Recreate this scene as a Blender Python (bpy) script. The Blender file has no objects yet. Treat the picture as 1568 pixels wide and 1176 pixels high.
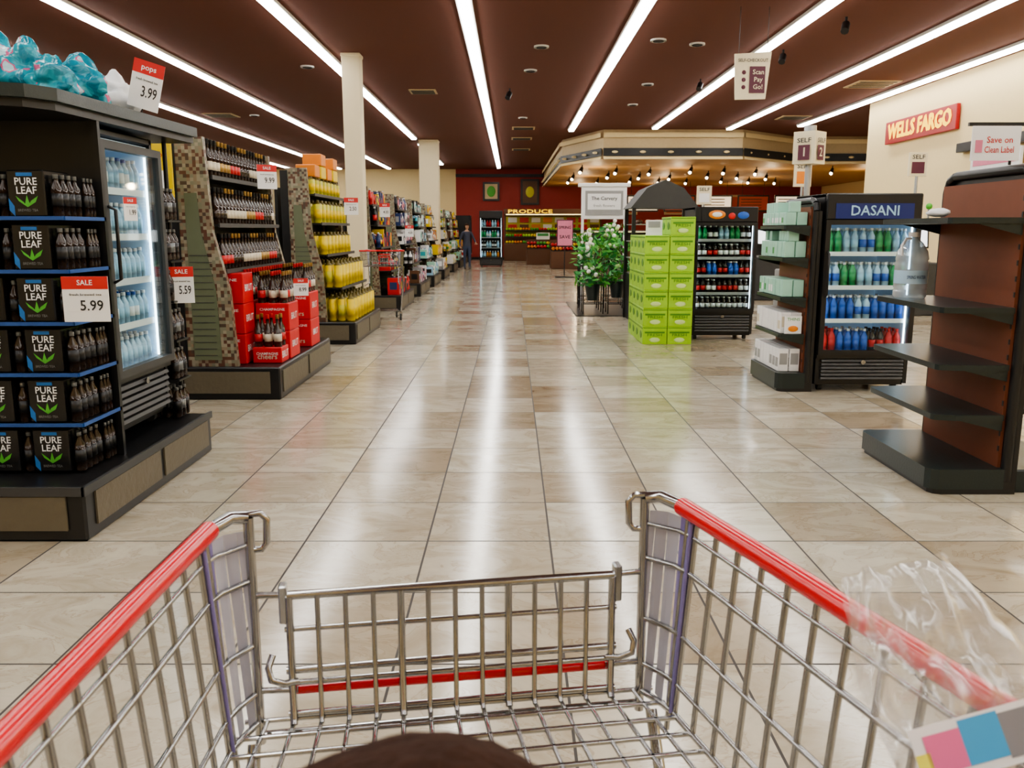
import bpy, math, random
from mathutils import Vector, Matrix, noise
random.seed(7)
R=random.random
def U(a,b): return a+(b-a)*random.random()
scene=bpy.context.scene
COL=scene.collection

# ------------------------------------------------------------ materials
MATS={}
def mat(name,col,rough=.5,metal=0.0,var=.08,scale=12,bump=0.0,emit=0.0,spec=.5,coat=0.0):
    if name in MATS: return MATS[name]
    m=bpy.data.materials.new(name); m.use_nodes=True
    nt=m.node_tree; n=nt.nodes; l=nt.links
    b=n['Principled BSDF']
    b.inputs['Roughness'].default_value=rough; b.inputs['Metallic'].default_value=metal
    b.inputs['Specular IOR Level'].default_value=spec
    b.inputs['Coat Weight'].default_value=coat
    c=(col[0],col[1],col[2],1)
    b.inputs['Base Color'].default_value=c
    if var>0 or bump>0:
        tc=n.new('ShaderNodeTexCoord'); nz=n.new('ShaderNodeTexNoise'); nz.inputs['Scale'].default_value=scale
        nz.inputs['Detail'].default_value=3
        l.new(tc.outputs['Object'],nz.inputs['Vector'])
        mx=n.new('ShaderNodeMix'); mx.data_type='RGBA'
        mx.inputs[6].default_value=tuple(max(0,x*(1-var)) for x in col)+(1,)
        mx.inputs[7].default_value=tuple(min(1,x*(1+var)) for x in col)+(1,)
        l.new(nz.outputs['Fac'],mx.inputs[0]); l.new(mx.outputs[2],b.inputs['Base Color'])
        if bump>0:
            bp=n.new('ShaderNodeBump'); bp.inputs['Strength'].default_value=bump; bp.inputs['Distance'].default_value=.02
            l.new(nz.outputs['Fac'],bp.inputs['Height']); l.new(bp.outputs[0],b.inputs['Normal'])
    if emit>0:
        b.inputs['Emission Color'].default_value=c; b.inputs['Emission Strength'].default_value=emit
    MATS[name]=m; return m

def glassmat(name,tint=(1,1,1),refl=.12,rough=.03,haze=0.0,hc=(.9,.9,.92)):
    m=bpy.data.materials.new(name); m.use_nodes=True; nt=m.node_tree; n=nt.nodes; l=nt.links
    n.clear(); o=n.new('ShaderNodeOutputMaterial'); t=n.new('ShaderNodeBsdfTransparent'); g=n.new('ShaderNodeBsdfGlossy')
    t.inputs[0].default_value=(*tint,1); g.inputs['Roughness'].default_value=rough
    f=n.new('ShaderNodeLayerWeight'); f.inputs[0].default_value=refl
    mx=n.new('ShaderNodeMixShader'); l.new(f.outputs['Facing'],mx.inputs[0]); l.new(t.outputs[0],mx.inputs[1]); l.new(g.outputs[0],mx.inputs[2])
    out=mx.outputs[0]
    if haze>0:
        d=n.new('ShaderNodeBsdfDiffuse'); d.inputs[0].default_value=(*hc,1); m2=n.new('ShaderNodeMixShader'); m2.inputs[0].default_value=haze
        l.new(out,m2.inputs[1]); l.new(d.outputs[0],m2.inputs[2]); out=m2.outputs[0]
    l.new(out,o.inputs[0]); MATS[name]=m; return m

def floor_material():
    m=bpy.data.materials.new('travertine_tile'); m.use_nodes=True; nt=m.node_tree; n=nt.nodes; l=nt.links
    b=n['Principled BSDF']; T=.61
    g=n.new('ShaderNodeNewGeometry')
    off=n.new('ShaderNodeVectorMath'); off.operation='SUBTRACT'; off.inputs[1].default_value=(.189,4.03,0)
    l.new(g.outputs['Position'],off.inputs[0])
    dv=n.new('ShaderNodeVectorMath'); dv.operation='SCALE'; dv.inputs['Scale'].default_value=1/T
    l.new(off.outputs[0],dv.inputs[0])
    fl=n.new('ShaderNodeVectorMath'); fl.operation='FLOOR'; l.new(dv.outputs[0],fl.inputs[0])
    wn=n.new('ShaderNodeTexWhiteNoise'); wn.noise_dimensions='2D'; l.new(fl.outputs[0],wn.inputs['Vector'])
    sc=n.new('ShaderNodeVectorMath'); sc.operation='SCALE'; sc.inputs['Scale'].default_value=30; l.new(wn.outputs['Color'],sc.inputs[0])
    ad=n.new('ShaderNodeVectorMath'); ad.operation='ADD'; l.new(sc.outputs[0],ad.inputs[0]); l.new(off.outputs[0],ad.inputs[1])
    mp=n.new('ShaderNodeMapping'); mp.inputs['Scale'].default_value=(1,1.7,1); l.new(ad.outputs[0],mp.inputs['Vector'])
    nz=n.new('ShaderNodeTexNoise'); nz.inputs['Scale'].default_value=2.2; nz.inputs['Detail'].default_value=8; nz.inputs['Distortion'].default_value=1.6; nz.inputs['Roughness'].default_value=.6
    l.new(mp.outputs[0],nz.inputs['Vector'])
    r1=n.new('ShaderNodeValToRGB'); e=r1.color_ramp.elements
    e[0].position=0; e[0].color=(.34,.27,.185,1); e[1].position=1; e[1].color=(.55,.505,.41,1)
    a=e.new(.12); a.color=(.38,.315,.225,1); a=e.new(.4); a.color=(.46,.405,.315,1); a=e.new(.7); a.color=(.51,.46,.365,1)
    l.new(wn.outputs['Value'],r1.inputs[0])
    r2=n.new('ShaderNodeValToRGB'); e=r2.color_ramp.elements
    e[0].position=.3; e[0].color=(.74,.69,.62,1); e[1].position=.68; e[1].color=(1.1,1.1,1.1,1)
    a=e.new(.42); a.color=(.90,.88,.84,1); a=e.new(.49); a.color=(.97,.96,.95,1); a=e.new(.505); a.color=(.80,.75,.68,1); a=e.new(.52); a.color=(1,1,1,1)
    l.new(nz.outputs['Fac'],r2.inputs[0])
    mu=n.new('ShaderNodeMix'); mu.data_type='RGBA'; mu.blend_type='MULTIPLY'; mu.inputs[0].default_value=1
    l.new(r1.outputs[0],mu.inputs[6]); l.new(r2.outputs[0],mu.inputs[7])
    br=n.new('ShaderNodeTexBrick'); br.offset=0; br.squash=1
    br.inputs['Scale'].default_value=1; br.inputs['Brick Width'].default_value=T; br.inputs['Row Height'].default_value=T
    br.inputs['Mortar Size'].default_value=.0052; br.inputs['Mortar Smooth'].default_value=.1
    l.new(off.outputs[0],br.inputs['Vector'])
    m2=n.new('ShaderNodeMix'); m2.data_type='RGBA'; m2.inputs[7].default_value=(.035,.028,.022,1)
    l.new(br.outputs['Fac'],m2.inputs[0]); l.new(mu.outputs[2],m2.inputs[6]); l.new(m2.outputs[2],b.inputs['Base Color'])
    ro=n.new('ShaderNodeMapRange'); ro.inputs[3].default_value=.12; ro.inputs[4].default_value=.21
    l.new(nz.outputs['Fac'],ro.inputs[0])
    rr=n.new('ShaderNodeMix'); rr.data_type='FLOAT'; l.new(br.outputs['Fac'],rr.inputs[0]); l.new(ro.outputs[0],rr.inputs[2]); rr.inputs[3].default_value=.8
    l.new(rr.outputs[0],b.inputs['Roughness'])
    bp=n.new('ShaderNodeBump'); bp.inputs['Strength'].default_value=.25; bp.inputs['Distance'].default_value=.004; bp.invert=True
    l.new(br.outputs['Fac'],bp.inputs['Height']); l.new(bp.outputs[0],b.inputs['Normal'])
    b.inputs['Specular IOR Level'].default_value=1.0
    MATS['floor']=m; return m

def mosaic_material():
    m=bpy.data.materials.new('mosaic_tile'); m.use_nodes=True; nt=m.node_tree; n=nt.nodes; l=nt.links
    b=n['Principled BSDF']; g=n.new('ShaderNodeNewGeometry'); sp=n.new('ShaderNodeSeparateXYZ'); l.new(g.outputs['Position'],sp.inputs[0])
    ad=n.new('ShaderNodeMath'); l.new(sp.outputs[0],ad.inputs[0]); l.new(sp.outputs[1],ad.inputs[1])
    cb=n.new('ShaderNodeCombineXYZ'); l.new(ad.outputs[0],cb.inputs[0]); l.new(sp.outputs[2],cb.inputs[1])
    dv=n.new('ShaderNodeVectorMath'); dv.operation='SCALE'; dv.inputs['Scale'].default_value=1/.03; l.new(cb.outputs[0],dv.inputs[0])
    fl=n.new('ShaderNodeVectorMath'); fl.operation='FLOOR'; l.new(dv.outputs[0],fl.inputs[0])
    wn=n.new('ShaderNodeTexWhiteNoise'); wn.noise_dimensions='2D'; l.new(fl.outputs[0],wn.inputs['Vector'])
    r=n.new('ShaderNodeValToRGB'); r.color_ramp.interpolation='CONSTANT'; e=r.color_ramp.elements
    e[0].color=(.12,.055,.035,1); e[1].position=.8; e[1].color=(.20,.20,.14,1)
    for p,c in ((.2,(.24,.19,.13)),(.4,(.30,.27,.20)),(.6,(.08,.055,.04)),(.72,(.22,.20,.14))):
        x=e.new(p); x.color=(*c,1)
    l.new(wn.outputs['Value'],r.inputs[0]); l.new(r.outputs[0],b.inputs['Base Color']); b.inputs['Roughness'].default_value=.35
    MATS['mosaic']=m

floor_material(); mosaic_material()
glassmat('glass',(.95,1,1),.08); glassmat('clear_plastic',(.85,.92,.97),.55,.12,.30,(.75,.82,.88)); glassmat('bag_film',(.97,.97,.97),.42,.22,.10)
M=lambda *a,**k: mat(*a,**k)
M('ceiling',(.135,.038,.020),.8,var=.05); M('cream',(.80,.64,.35),.7,var=.03); M('red_wall',(.30,.035,.025),.7)
M('tube_light',(1,.985,.945),emit=20,var=0); M('fixture_white',(.8,.8,.78),.4)
M('black',(.012,.012,.013),.35); M('black_gloss',(.01,.01,.011),.2); M('dkgreen',(.016,.026,.026),.3,bump=.05,scale=80); M('charcoal',(.05,.05,.05),.5)
M('base_panel',(.13,.11,.075),.5,bump=.2,scale=25); M('slat',(.13,.15,.09),.6); M('brick_panel',(.19,.058,.026),.55)
M('white',(.8,.8,.8),.5,var=.02); M('card_red',(.6,.03,.03),.4,var=.02); M('ink',(.02,.02,.02),.5,var=0); M('ink_red',(.55,.05,.05),.5,var=0)
M('blue_rail',(.02,.08,.28),.4); M('leaf_green',(.08,.38,.04),.5); M('bag_blue',(.02,.15,.45),.4)
M('tea_bottle',(.03,.017,.010),.12,spec=.6); M('silver_lab',(.18,.19,.19),.3,.3); M('chrome',(.42,.42,.42),.17,1.0,var=.12,scale=30)
M('cart_red',(.66,.01,.02),.25,coat=.5,var=.05); M('rubber',(.02,.02,.02),.7); M('lav',(.46,.46,.54),.3); M('purple',(.22,.19,.42),.35)
M('wine_glass',(.035,.02,.013),.1,spec=.7); M('cream_lab',(.62,.56,.44),.5); M('gold_foil',(.4,.25,.08),.3,.6); M('red_case',(.6,.015,.02),.45)
M('yellow',(.72,.52,.005),.35); M('yellow2',(.55,.50,.04),.4); M('lid_dark',(.12,.09,.01),.4); M('red_box',(.55,.02,.02),.4); M('navy',(.02,.04,.14),.4); M('teal_p',(.03,.33,.38),.4)
M('green_p',(.05,.28,.07),.4); M('orange_p',(.7,.22,.02),.4); M('brown_p',(.12,.05,.02),.5); M('pink_p',(.65,.2,.3),.4); M('grey_p',(.3,.3,.3),.4); M('mint',(.35,.62,.5),.4)
M('lime',(.34,.62,.035),.45); M('lime_d',(.08,.26,.02),.45); M('lime_l',(.6,.78,.3),.45)
M('cool_in',(.6,.8,1),.5,emit=.06,var=0); M('cool_dark',(.04,.04,.045),.4); M('led',(.82,.92,1),emit=8,var=0); M('cooler_grey',(.35,.36,.37),.3,.6); M('blue_head',(.005,.018,.13),.4,emit=.08,var=0)  # cool_in: liner is no lamp, its weak glow paints in a lit interior
M('water',(.40,.58,.74),.1,spec=.8); M('soda_blue',(.03,.12,.5),.2); M('soda_green',(.05,.33,.12),.2); M('soda_lt',(.36,.58,.75),.2); M('white_cap',(.8,.8,.82),.3)
M('wood',(.52,.30,.11),.55,var=.25,scale=3); M('tan',(.55,.42,.24),.6); M('band',(.02,.02,.02),.5); M('maroon',(.10,.02,.04),.5); M('cream_sign',(.72,.64,.45),.5,var=.02)
M('sign_red',(.36,.003,.01),.35,var=0); M('sign_yel',(1,.6,.02),.4,emit=1.2,var=0); M('skin',(.5,.3,.2),.5); M('hair',(.04,.018,.011),.9,var=.5,scale=90,bump=.3,spec=.15); M('shirt',(.06,.07,.11),.8,bump=.2); M('jeans',(.05,.07,.13),.8,bump=.2); M('shoe',(.02,.02,.02),.5)
M('flower_w',(.85,.85,.8),.6); M('spot',(1,.85,.6),emit=14,var=0); M('case_light',(1,.8,.35),emit=3,var=0); M('orange_red',(.55,.10,.05),.6)
M('cyan_lab',(.05,.35,.65),.4,var=0); M('mag_lab',(.75,.15,.33),.4,var=0); M('yel_lab',(.8,.75,.1),.4,var=0); M('gry_lab',(.22,.22,.24),.4,var=0)
M('column',(.72,.62,.42),.6,var=.02); M('white_em',(.9,.95,1),emit=1.2,var=0); M('menu_lit',(1,.85,.6),emit=.9,var=0)

def bagmat():
    m=bpy.data.materials.new('teal_print_bag'); m.use_nodes=True; nt=m.node_tree; n=nt.nodes; l=nt.links
    b=n['Principled BSDF']; tc=n.new('ShaderNodeTexCoord'); nz=n.new('ShaderNodeTexNoise'); nz.inputs['Scale'].default_value=8
    l.new(tc.outputs['Object'],nz.inputs['Vector']); r=n.new('ShaderNodeValToRGB'); r.color_ramp.interpolation='CONSTANT'; e=r.color_ramp.elements
    e[0].color=(.012,.22,.32,1); e[1].position=.6; e[1].color=(.6,.12,.25,1); x=e.new(.64); x.color=(.45,.65,.72,1); x=e.new(.45); x.color=(.025,.33,.43,1)
    l.new(nz.outputs['Fac'],r.inputs[0]); l.new(r.outputs[0],b.inputs['Base Color']); b.inputs['Roughness'].default_value=.22
    n2=n.new('ShaderNodeTexNoise'); n2.inputs['Scale'].default_value=10; n2.inputs['Distortion'].default_value=1.5; l.new(tc.outputs['Object'],n2.inputs['Vector'])
    bp=n.new('ShaderNodeBump'); bp.inputs['Strength'].default_value=.6; bp.inputs['Distance'].default_value=.03; l.new(n2.outputs['Fac'],bp.inputs['Height']); l.new(bp.outputs[0],b.inputs['Normal'])
    MATS['bagprint']=m
bagmat()

# ------------------------------------------------------------ mesh builder
_text={}
def text_mesh(s):
    if s in _text: return _text[s]
    cu=bpy.data.curves.new('t','FONT'); cu.body=s; cu.align_x='CENTER'; cu.align_y='CENTER'; cu.resolution_u=2; cu.offset=.012
    o=bpy.data.objects.new('t',cu); COL.objects.link(o); bpy.context.view_layer.update()
    me=bpy.data.meshes.new_from_object(o.evaluated_get(bpy.context.evaluated_depsgraph_get()))
    vs=[v.co.copy() for v in me.vertices]; fs=[tuple(p.vertices) for p in me.polygons]
    bpy.data.objects.remove(o); bpy.data.meshes.remove(me); bpy.data.curves.remove(cu)
    w=max([v.x for v in vs])-min([v.x for v in vs]); _text[s]=(vs,fs,w); return _text[s]

class MB:
    def __init__(s): s.v=[];s.f=[];s.m=[];s.sm=[];s.names=[];s.T=None
    def mi(s,m):
        if m not in s.names: s.names.append(m)
        return s.names.index(m)
    def add(s,vs,fs,m,sm=False):
        o=len(s.v)
        if s.T is not None: vs=[s.T@Vector(p) for p in vs]
        s.v.extend([tuple(p) for p in vs]); ms=m if isinstance(m,list) else [m]*len(fs)
        for f,mm in zip(fs,ms): s.f.append(tuple(i+o for i in f)); s.m.append(s.mi(mm)); s.sm.append(sm)
    def box(s,x0,x1,y0,y1,z0,z1,m,b=0.0):
        if b>0:
            vs=[]; xs=(x0,x1);ys=(y0,y1);zs=(z0,z1)
            import itertools
            idx={}
            for i,j,k in itertools.product((0,1),(0,1),(0,1)):
                cx,cy,cz=xs[i],ys[j],zs[k]; dx=b if i==0 else -b; dy=b if j==0 else -b; dz=b if k==0 else -b
                idx[i,j,k]=(len(vs),len(vs)+1,len(vs)+2)
                vs+=[(cx,cy+dy,cz+dz),(cx+dx,cy,cz+dz),(cx+dx,cy+dy,cz)]
            F=[]
            for i in (0,1): F.append(tuple(idx[i,j,k][0] for j,k in ((0,0),(1,0),(1,1),(0,1))))
            for j in (0,1): F.append(tuple(idx[i,j,k][1] for i,k in ((0,0),(1,0),(1,1),(0,1))))
            for k in (0,1): F.append(tuple(idx[i,j,k][2] for i,j in ((0,0),(1,0),(1,1),(0,1))))
            for i in (0,1):
                for j in (0,1): F.append((idx[i,j,0][0],idx[i,j,0][1],idx[i,j,1][1],idx[i,j,1][0]))
                for k in (0,1): F.append((idx[i,0,k][0],idx[i,0,k][2],idx[i,1,k][2],idx[i,1,k][0]))
            for j in (0,1):
                for k in (0,1): F.append((idx[0,j,k][1],idx[0,j,k][2],idx[1,j,k][2],idx[1,j,k][1]))
            for q in idx.values(): F.append(q)
            s.add(vs,F,m); return
        vs=[(x0,y0,z0),(x1,y0,z0),(x1,y1,z0),(x0,y1,z0),(x0,y0,z1),(x1,y0,z1),(x1,y1,z1),(x0,y1,z1)]
        s.add(vs,[(0,3,2,1),(4,5,6,7),(0,1,5,4),(1,2,6,5),(2,3,7,6),(3,0,4,7)],m)
    def quad(s,a,b,c,d,m): s.add([a,b,c,d],[(0,1,2,3)],m)
    def prism_y(s,pts,y0,y1,m):
        n=len(pts); vs=[(x,y0,z) for x,z in pts]+[(x,y1,z) for x,z in pts]
        s.add(vs,[tuple(range(n)),tuple(range(2*n-1,n-1,-1))]+[(i,(i+1)%n,n+(i+1)%n,n+i) for i in range(n)],m)
    def prism_x(s,pts,x0,x1,m):
        n=len(pts); vs=[(x0,y,z) for y,z in pts]+[(x1,y,z) for y,z in pts]
        s.add(vs,[tuple(range(n)),tuple(range(2*n-1,n-1,-1))]+[(i,(i+1)%n,n+(i+1)%n,n+i) for i in range(n)],m)
    def prism_z(s,pts,z0,z1,m):
        n=len(pts); vs=[(x,y,z0) for x,y in pts]+[(x,y,z1) for x,y in pts]
        s.add(vs,[tuple(range(n)),tuple(range(2*n-1,n-1,-1))]+[(i,(i+1)%n,n+(i+1)%n,n+i) for i in range(n)],m)
    def lathe(s,cx,cy,z0,prof,mats,seg=8,cap=True):
        vs=[];fs=[];ms=[]
        for r,z in prof:
            for k in range(seg):
                a=2*math.pi*(k+.5)/seg; vs.append((cx+r*math.cos(a),cy+r*math.sin(a),z0+z))
        for i in range(len(prof)-1):
            mm=mats[i] if isinstance(mats,list) else mats
            for k in range(seg):
                fs.append((i*seg+k,i*seg+(k+1)%seg,(i+1)*seg+(k+1)%seg,(i+1)*seg+k)); ms.append(mm)
        s.add(vs,fs,ms,True)
        if cap:
            o=(len(prof)-1)*seg
            s.add(vs[o:],[tuple(range(seg))],ms[-1])
    def tube(s,pts,r,m,seg=6,caps=True):
        pts=[Vector(p) for p in pts]; n=len(pts); rs=r if isinstance(r,(list,tuple)) else [r]*n
        vs=[];fs=[]; ref=None
        for i,p in enumerate(pts):
            t=(pts[min(i+1,n-1)]-pts[max(i-1,0)]).normalized()
            if ref is None: ref=Vector((0,0,1)) if abs(t.z)<.9 else Vector((1,0,0))
            a=t.cross(ref).normalized(); b=a.cross(t).normalized(); ref=b
            for k in range(seg):
                w=2*math.pi*k/seg; vs.append(p+(a*math.cos(w)+b*math.sin(w))*rs[i])
        for i in range(n-1):
            for k in range(seg): fs.append((i*seg+k,i*seg+(k+1)%seg,(i+1)*seg+(k+1)%seg,(i+1)*seg+k))
        s.add(vs,fs,m,True)
        if caps: s.add(vs[:seg],[tuple(range(seg))],m); s.add(vs[-seg:],[tuple(range(seg))],m)
    def sphere(s,c,r,m,seg=12,rings=8,fn=None):
        if not isinstance(r,(tuple,list)): r=(r,r,r)
        vs=[];fs=[]
        for i in range(rings+1):
            ph=math.pi*i/rings
            for k in range(seg):
                th=2*math.pi*k/seg; u=Vector((math.sin(ph)*math.cos(th),math.sin(ph)*math.sin(th),math.cos(ph)))
                w=fn(u) if fn else u
                vs.append((c[0]+w[0]*r[0],c[1]+w[1]*r[1],c[2]+w[2]*r[2]))
        for i in range(rings):
            for k in range(seg): fs.append((i*seg+k,i*seg+(k+1)%seg,(i+1)*seg+(k+1)%seg,(i+1)*seg+k))
        s.add(vs,fs,m,True)
    def text(s,t,c,xd,yd,size,m,width=None):
        vs,fs,w=text_mesh(t); c=Vector(c);xd=Vector(xd).normalized();yd=Vector(yd).normalized()
        k=width/w if width else size
        s.add([c+xd*(v.x*k)+yd*(v.y*(size if width else k)) for v in vs],fs,m)
    def build(s,name,loc=(0,0,0),rz=0,parent=None):
        me=bpy.data.meshes.new(name); me.from_pydata(s.v,[],s.f)
        for nm in s.names: me.materials.append(MATS[nm])
        me.polygons.foreach_set('material_index',s.m); me.polygons.foreach_set('use_smooth',s.sm); me.update()
        return inst(me,name,loc,rz,parent)
def inst(me,name,loc=(0,0,0),rz=0,parent=None):
    o=bpy.data.objects.new(name,me); COL.objects.link(o); o.location=loc; o.rotation_euler=(0,0,rz)
    if parent: o.parent=parent
    return o
X=(1,0,0);Y=(0,1,0);Z=(0,0,1);NY=(0,-1,0)

# ------------------------------------------------------------ room
H=4.6; YB=45.0; YF=-4.0; XL=-15.0; XR=16.0
def plane_obj(name,box,m):
    b=MB(); b.box(*box,m); return b.build(name)
b=MB(); b.box(XL,XR,YF,YB,-.1,0,'floor'); b.build('floor')
plane_obj('ceiling',(XL,XR,YF,YB,H,H+.1),'ceiling')
plane_obj('wall_left',(XL-.1,XL,YF,YB,0,H),'cream')
plane_obj('wall_right',(XR,XR+.1,YF,YB,0,H),'cream')
plane_obj('wall_front',(XL,XR,YF-.1,YF,0,H),'cream')
b=MB(); b.box(-2.9,XR,YB,YB+.1,0,H,'red_wall'); b.box(XL,-2.9,YB,YB+.1,0,H,'cream'); b.box(-2.9,1.6,YB-.12,YB,4.2,4.35,'band'); b.build('wall_back')
b=MB(); b.box(8.9,9.1,YF,22,0,H,'cream'); b.build('wall_checkout')
plane_obj('baseboard_checkout',(8.87,8.9,YF,22,0,.12),'black')
plane_obj('baseboard_back',(XL,XR,YB-.03,YB,0,.12),'black')

# bulkhead soffit (right rear)
b=MB()
path=[(1.65,44.9),(1.75,30.5),(2.85,27.4),(7.2,27.4),(9.4,29.4),(15.9,29.4)]
b.prism_z([(x,y) for x,y in path]+[(15.9,44.9)],3.72,3.76,'wood')
def ribbon(b,path,off,z0,z1,m):
    for (x0,y0),(x1,y1) in zip(path[:-1],path[1:]):
        d=Vector((x1-x0,y1-y0,0)).normalized(); nrm=Vector((-d.y,d.x,0))*-1
        if nrm.y>0 and abs(nrm.y)>.3: nrm=-nrm
        if abs(nrm.y)<=.3: nrm=Vector((-1,0,0))
        o=nrm*off
        b.quad((x0+o.x,y0+o.y,z0),(x1+o.x,y1+o.y,z0),(x1+o.x,y1+o.y,z1),(x0+o.x,y0+o.y,z1),m)
ribbon(b,path,0,3.72,H,'tan'); ribbon(b,path,.06,3.80,4.04,'band'); ribbon(b,path,.10,4.36,4.5,'cream'); ribbon(b,path,.08,3.7,3.78,'cream')
for (x0,y0),(x1,y1) in zip(path[:-1],path[1:]):
    L=math.hypot(x1-x0,y1-y0); n=int(L/.8)
    for i in range(n):
        t=(i+.5)/n; b.sphere((x0+(x1-x0)*t-.08,y0+(y1-y0)*t-.1,3.92),(.10,.03,.04),'cream',6,4)
b.build('bulkhead_soffit')
b=MB()
for i in range(24):
    x=2.4+(i%8)*1.25; y=29.9+(i//8)*3+(i%3)*.5
    b.tube([(x,y,3.715),(x,y,3.6)],.02,'black'); b.tube([(x,y,3.62),(x-.08,y-.1,3.45)],[.05,.08],'black',8,False); b.sphere((x-.08,y-.1,3.45),.055,'spot',8,5)
tr=b.build('track_spotlights')
for i,(x,y) in enumerate(((3,31),(6,31.5),(9.5,32),(13,32),(3,36),(6.5,37),(10.5,37),(3.2,41.5),(7,42),(11,42))):
    ld=bpy.data.lights.new('warm_fill_light','POINT'); ld.energy=38; ld.color=(1,.78,.5); ld.shadow_soft_size=.12  # added fill points without a fixture, brightening soffit underside and red wall
    lo=bpy.data.objects.new('warm_fill_light_%d'%i,ld); COL.objects.link(lo); lo.location=(x,y,3.1); lo.parent=tr

# strip lights
def strip(x,y0,y1):
    b=MB(); y=y0
    b.box(x-.11,x+.11,y0,y1,H-.05,H-.001,'fixture_white')
    while y<y1-.05:
        e=min(y+2.42,y1); b.box(x-.075,x+.075,y,e,H-.085,H-.05,'tube_light'); y+=2.46
    b.build('strip_light')
for x,y0,y1 in ((-11.1,-3,44),(-8.65,-3,44),(-6.15,-3,43.8),(-3.3,-3,29.6),(-3.3,31.5,41),(-.65,-3,43.2),(1.83,-3,27.2),(4.31,-3,26.6),(6.6,-3,26.8),(8.5,-3,26),(12.5,-3,27)):
    strip(x,y0,y1)
b=MB()
for x,y in ((.36,17.4),(.5,15.2),(3.1,15),(2.4,14.7),(-3.9,17),(5.2,20),(-7,24),(3,22),(.3,24.5),(2.9,19)):
    b.lathe(x,y,H-.03,[(.13,0),(.13,.029)],'fixture_white',14); b.lathe(x,y,H-.035,[(.09,0),(.09,.01)],'black',14)
b.build('recessed_downlights')
b=MB()
for x,y,w in ((.35,27,.35),(.33,30,.35),(.35,34,.35),(-7.9,24,.4),(7.7,19,.45),(7.8,24.5,.4),(-2,20,.3)):
    b.box(x-w,x+w,y-w,y+w,H-.02,H-.001,'tan')
    for k in range(4): b.box(x-w*.85,x+w*.85,y-w*.8+k*w*.45,y-w*.62+k*w*.45,H-.03,H-.02,'charcoal')
b.build('air_vents')
b=MB()
for x,y in ((4.9,13.2),(4.7,15.5),(-.05,19.6),(3.9,18.4)):
    b.tube([(x,y,H-.001),(x,y,H-.12)],.02,'black'); b.tube([(x,y,H-.1),(x-.05,y-.1,H-.22)],.06,'black',8)
b.build('ceiling_spotlights')

# columns
for x,y,w in ((-2.85,15.9,.16),(-2.9,30.7,.33)):
    b=MB(); b.box(x-w,x+w,y-w,y+w,0,H-.001,'column',.01); b.box(x-w-.01,x+w+.01,y-w-.01,y+w+.01,0,.15,'black',.005); b.box(x-w-.012,x+w+.012,y-w-.012,y+w+.012,H-.06,H-.002,'column',.01); b.build('column')

# ------------------------------------------------------------ products
def wine(b,x,y,z,s=1.0,lab='cream_lab',cap='gold_foil'):
    b.lathe(x,y,z,[(.036*s,0),(.037*s,.05*s),(.0375*s,.05*s),(.0375*s,.12*s),(.037*s,.12*s),(.036*s,.17*s),(.015*s,.215*s),(.0145*s,.26*s),(.016*s,.26*s),(.016*s,.3*s)],
      ['wine_glass','wine_glass',lab,'wine_glass','wine_glass','wine_glass','wine_glass',cap,cap],10)
def can(b,x,y,z,r,h,m,lab):
    b.lathe(x,y,z,[(r*.93,0),(r,.01),(r,h*.2),(r*1.01,h*.2),(r*1.01,h*.6),(r,h*.6),(r,h*.82),(r*.5,h*.9),(r*.4,h*.9),(r*.4,h)],[m,m,m,lab,m,m,'lid_dark','lid_dark','lid_dark'],12)
def bottle(b,x,y,z,r,h,m,lab,cap):
    b.lathe(x,y,z,[(r*.9,0),(r,h*.05),(r,h*.25),(r*1.02,h*.25),(r*1.02,h*.55),(r,h*.55),(r*.95,h*.68),(r*.4,h*.85),(r*.4,h*.9),(r*.45,h*.9),(r*.45,h)],
      [m,m,lab,lab,lab,m,m,m,cap,cap],8)

# tea endcap fixture ----------------------------------------
ZS=[.285+.262*i for i in range(7)]
b=MB()
b.box(-3.5,-2.11,4.02,5.8,0,.27,'black',.012)
for x0,x1 in ((-3.4,-2.84),(-2.78,-2.2)): b.box(x0,x1,4.008,4.03,.06,.235,'base_panel')
for y0,y1 in ((4.12,4.92),(4.98,5.72)): b.box(-2.12,-2.10,y0,y1,.06,.235,'base_panel')
b.box(-3.5,-2.1,4.0,4.015,.24,.285,'charcoal'); b.box(-2.113,-2.095,4.0,5.8,.24,.285,'charcoal')
b.box(-3.5,-2.55,5.80,5.84,.0,2.1,'black'); b.tube([(-2.3,5.80,.27),(-2.3,5.80,2.1)],.015,'black')
b.box(-3.5,-3.46,4.3,5.8,.27,2.1,'black')
b.box(-3.0,-2.94,4.95,5.8,.27,2.1,'black')
for z in ZS[1:6]:
    b.box(-3.46,-2.21,4.27,4.70,z-.016,z-.004,'black'); b.box(-3.46,-2.21,4.262,4.27,z-.018,z+.001,'blue_rail'); b.box(-2.212,-2.205,4.27,4.70,z-.018,z+.001,'blue_rail')
    b.box(-2.94,-2.22,5.585,5.79,z-.016,z-.004,'black')
b.box(-2.24,-2.205,4.68,4.71,.27,2.1,'black'); b.box(-3.46,-2.24,4.70,4.72,.27,2.1,'black')
can_p=[(-3.5,4.1),(-2.42,4.1),(-2.3,4.16),(-2.22,4.3),(-2.14,5.9),(-3.5,5.9)]
b.prism_z(can_p,2.1,2.14,'black'); b.prism_z([(x*1.0+(.03 if x>-3 else 0),y-.03 if y<5 else y) for x,y in can_p],2.14,2.2,'dkgreen')
b.build('display_endcap')

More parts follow.
